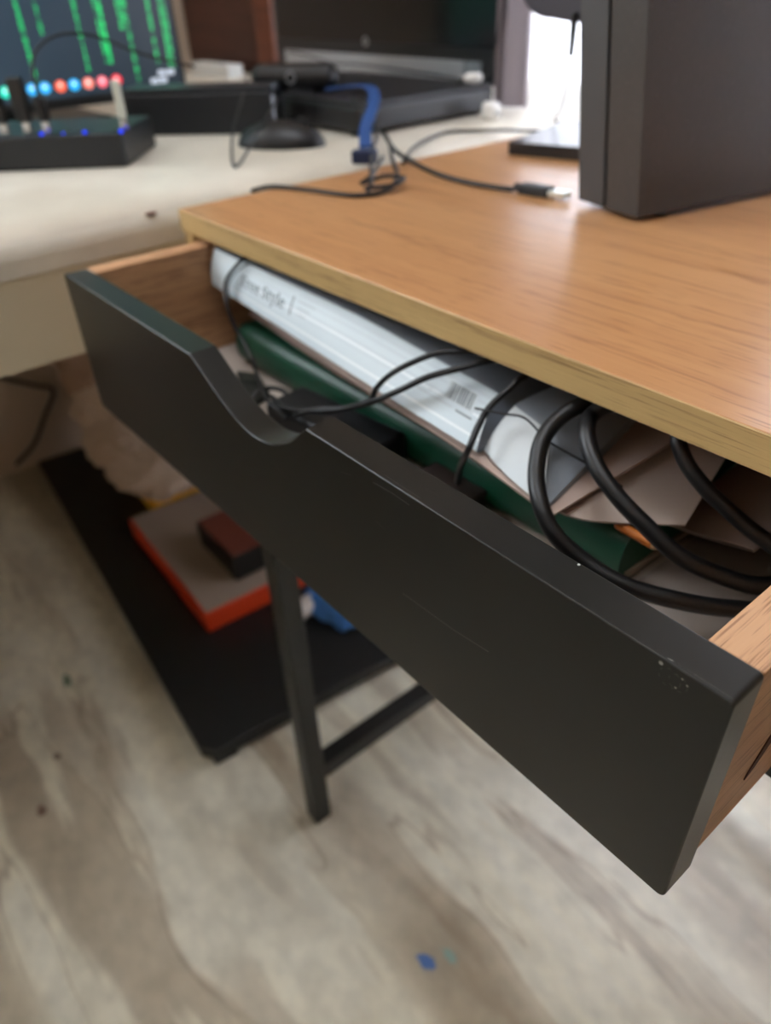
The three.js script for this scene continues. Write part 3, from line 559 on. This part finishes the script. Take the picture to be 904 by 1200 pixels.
{
  const b = thing('yellow_tray', 'tray with a bright yellow rim holding a crumpled pale bag behind the orange box', 'tray', [-1.203, BT, -.226], -.05);
  mesh('base', box(-.26, 0, 0, .026, -.26, 0, .004), hex(0xcfc2b4, .7), b);
  mesh('rim', [box(-.262, .004, .006, .038, -.002, .006, .002), box(-.004, .006, .006, .038, -.26, -.002, .002), box(-.262, -.254, .006, .038, -.26, -.002, .002), box(-.254, -.004, .006, .038, -.262, -.254, .002)], hex(0xffbe10, .5), b);
}
{
  const g = new THREE.IcosahedronGeometry(1, 5), p = g.attributes.position;
  for (let i = 0; i < p.count; i++) { const v = V(p.getX(i), p.getY(i), p.getZ(i)); const n = fbm(v.x * 2.2 + 5, v.y * 2.2 + v.z * 1.7 + 5, 41, 4), r = fbm(v.x * 6 + 9, v.z * 6 + v.y * 5 + 4, 57, 3); v.multiplyScalar(.80 + .35 * (n - .3) + .55 * Math.abs(r - .5)); p.setXYZ(i, v.x, v.y, v.z); }
  g.computeVertexNormals();
  const b = thing('crumpled_bag', 'crumpled pale plastic and paper bag slumped on the yellow-rimmed tray by the wall', 'bag', [-1.30, BT + .040, -.250], 0);
  const lump = (sx, sy, sz, x, y, z, r) => g.clone().rotateY(r).scale(sx, sy, sz).translate(x, y, z);
  mesh('bag', [lump(.125, .05, .10, .035, .048, -.015, 0), lump(.12, .06, .09, -.06, .072, .0, 1.3), lump(.10, .07, .08, -.15, .115, -.015, 2.2)], hex(0xc9b39d, .7), b);
  mesh('bag_neck', [lump(.075, .08, .055, -.21, .165, .005, .7), lump(.05, .06, .05, -.255, .225, .01, 2.9)], hex(0xa98a70, .7), b);
}
{
  const b = thing('white_bottle', 'small white bottle with a red cap on the black platform, right of the orange box', 'bottle', [-.770, BT, -.285], .1);
  mesh('body', new THREE.CapsuleGeometry(.017, .036, 8, 18).rotateX(Math.PI / 2).translate(0, .017, 0), hex(0xd5cdc5, .5), b);
  mesh('cap', new THREE.CylinderGeometry(.013, .013, .026, 18).rotateX(Math.PI / 2).translate(.004, .020, -.044), hex(0xe8381c, .5), b);
}
{
  const b = thing('blue_cloth', 'crumpled bright blue cloth lying on the black platform under the drawer front', 'cloth', [-.735, BT, -.335], .3);
  const g = new THREE.SphereGeometry(1, 40, 24), p = g.attributes.position;
  for (let i = 0; i < p.count; i++) { const v = V(p.getX(i), p.getY(i), p.getZ(i)); v.multiplyScalar(.85 + .9 * (fbm(v.x * 3.5 + 7, v.z * 3.5 + v.y * 2 + 7, 71, 3) - .45)); p.setXYZ(i, v.x, Math.max(v.y, -.6), v.z); }
  g.computeVertexNormals(); mesh('cloth', g.scale(.060, .026, .036).translate(0, .0158, 0), hex(0x3f7fd0, .7), b);
}
cable('wall_cable', 'black cable drooping along the wall under the cream desk and down to the floor', [[-1.645, -.42, .02], [-1.64, -.50, -.10], [-1.64, -.545, -.17], [-1.64, -.565, -.20], [-1.64, -.62, -.165], [-1.64, -.68, -.12], [-1.62, -.70, -.07]], .005, M.rubber);
cable('wall_cable', 'short black cable hanging behind the cream desk apron near the crumpled bag', [[-1.64, -.40, -.28], [-1.64, -.48, -.268], [-1.64, -.53, -.25]], .005, M.rubber);

renderer.render(scene, camera);
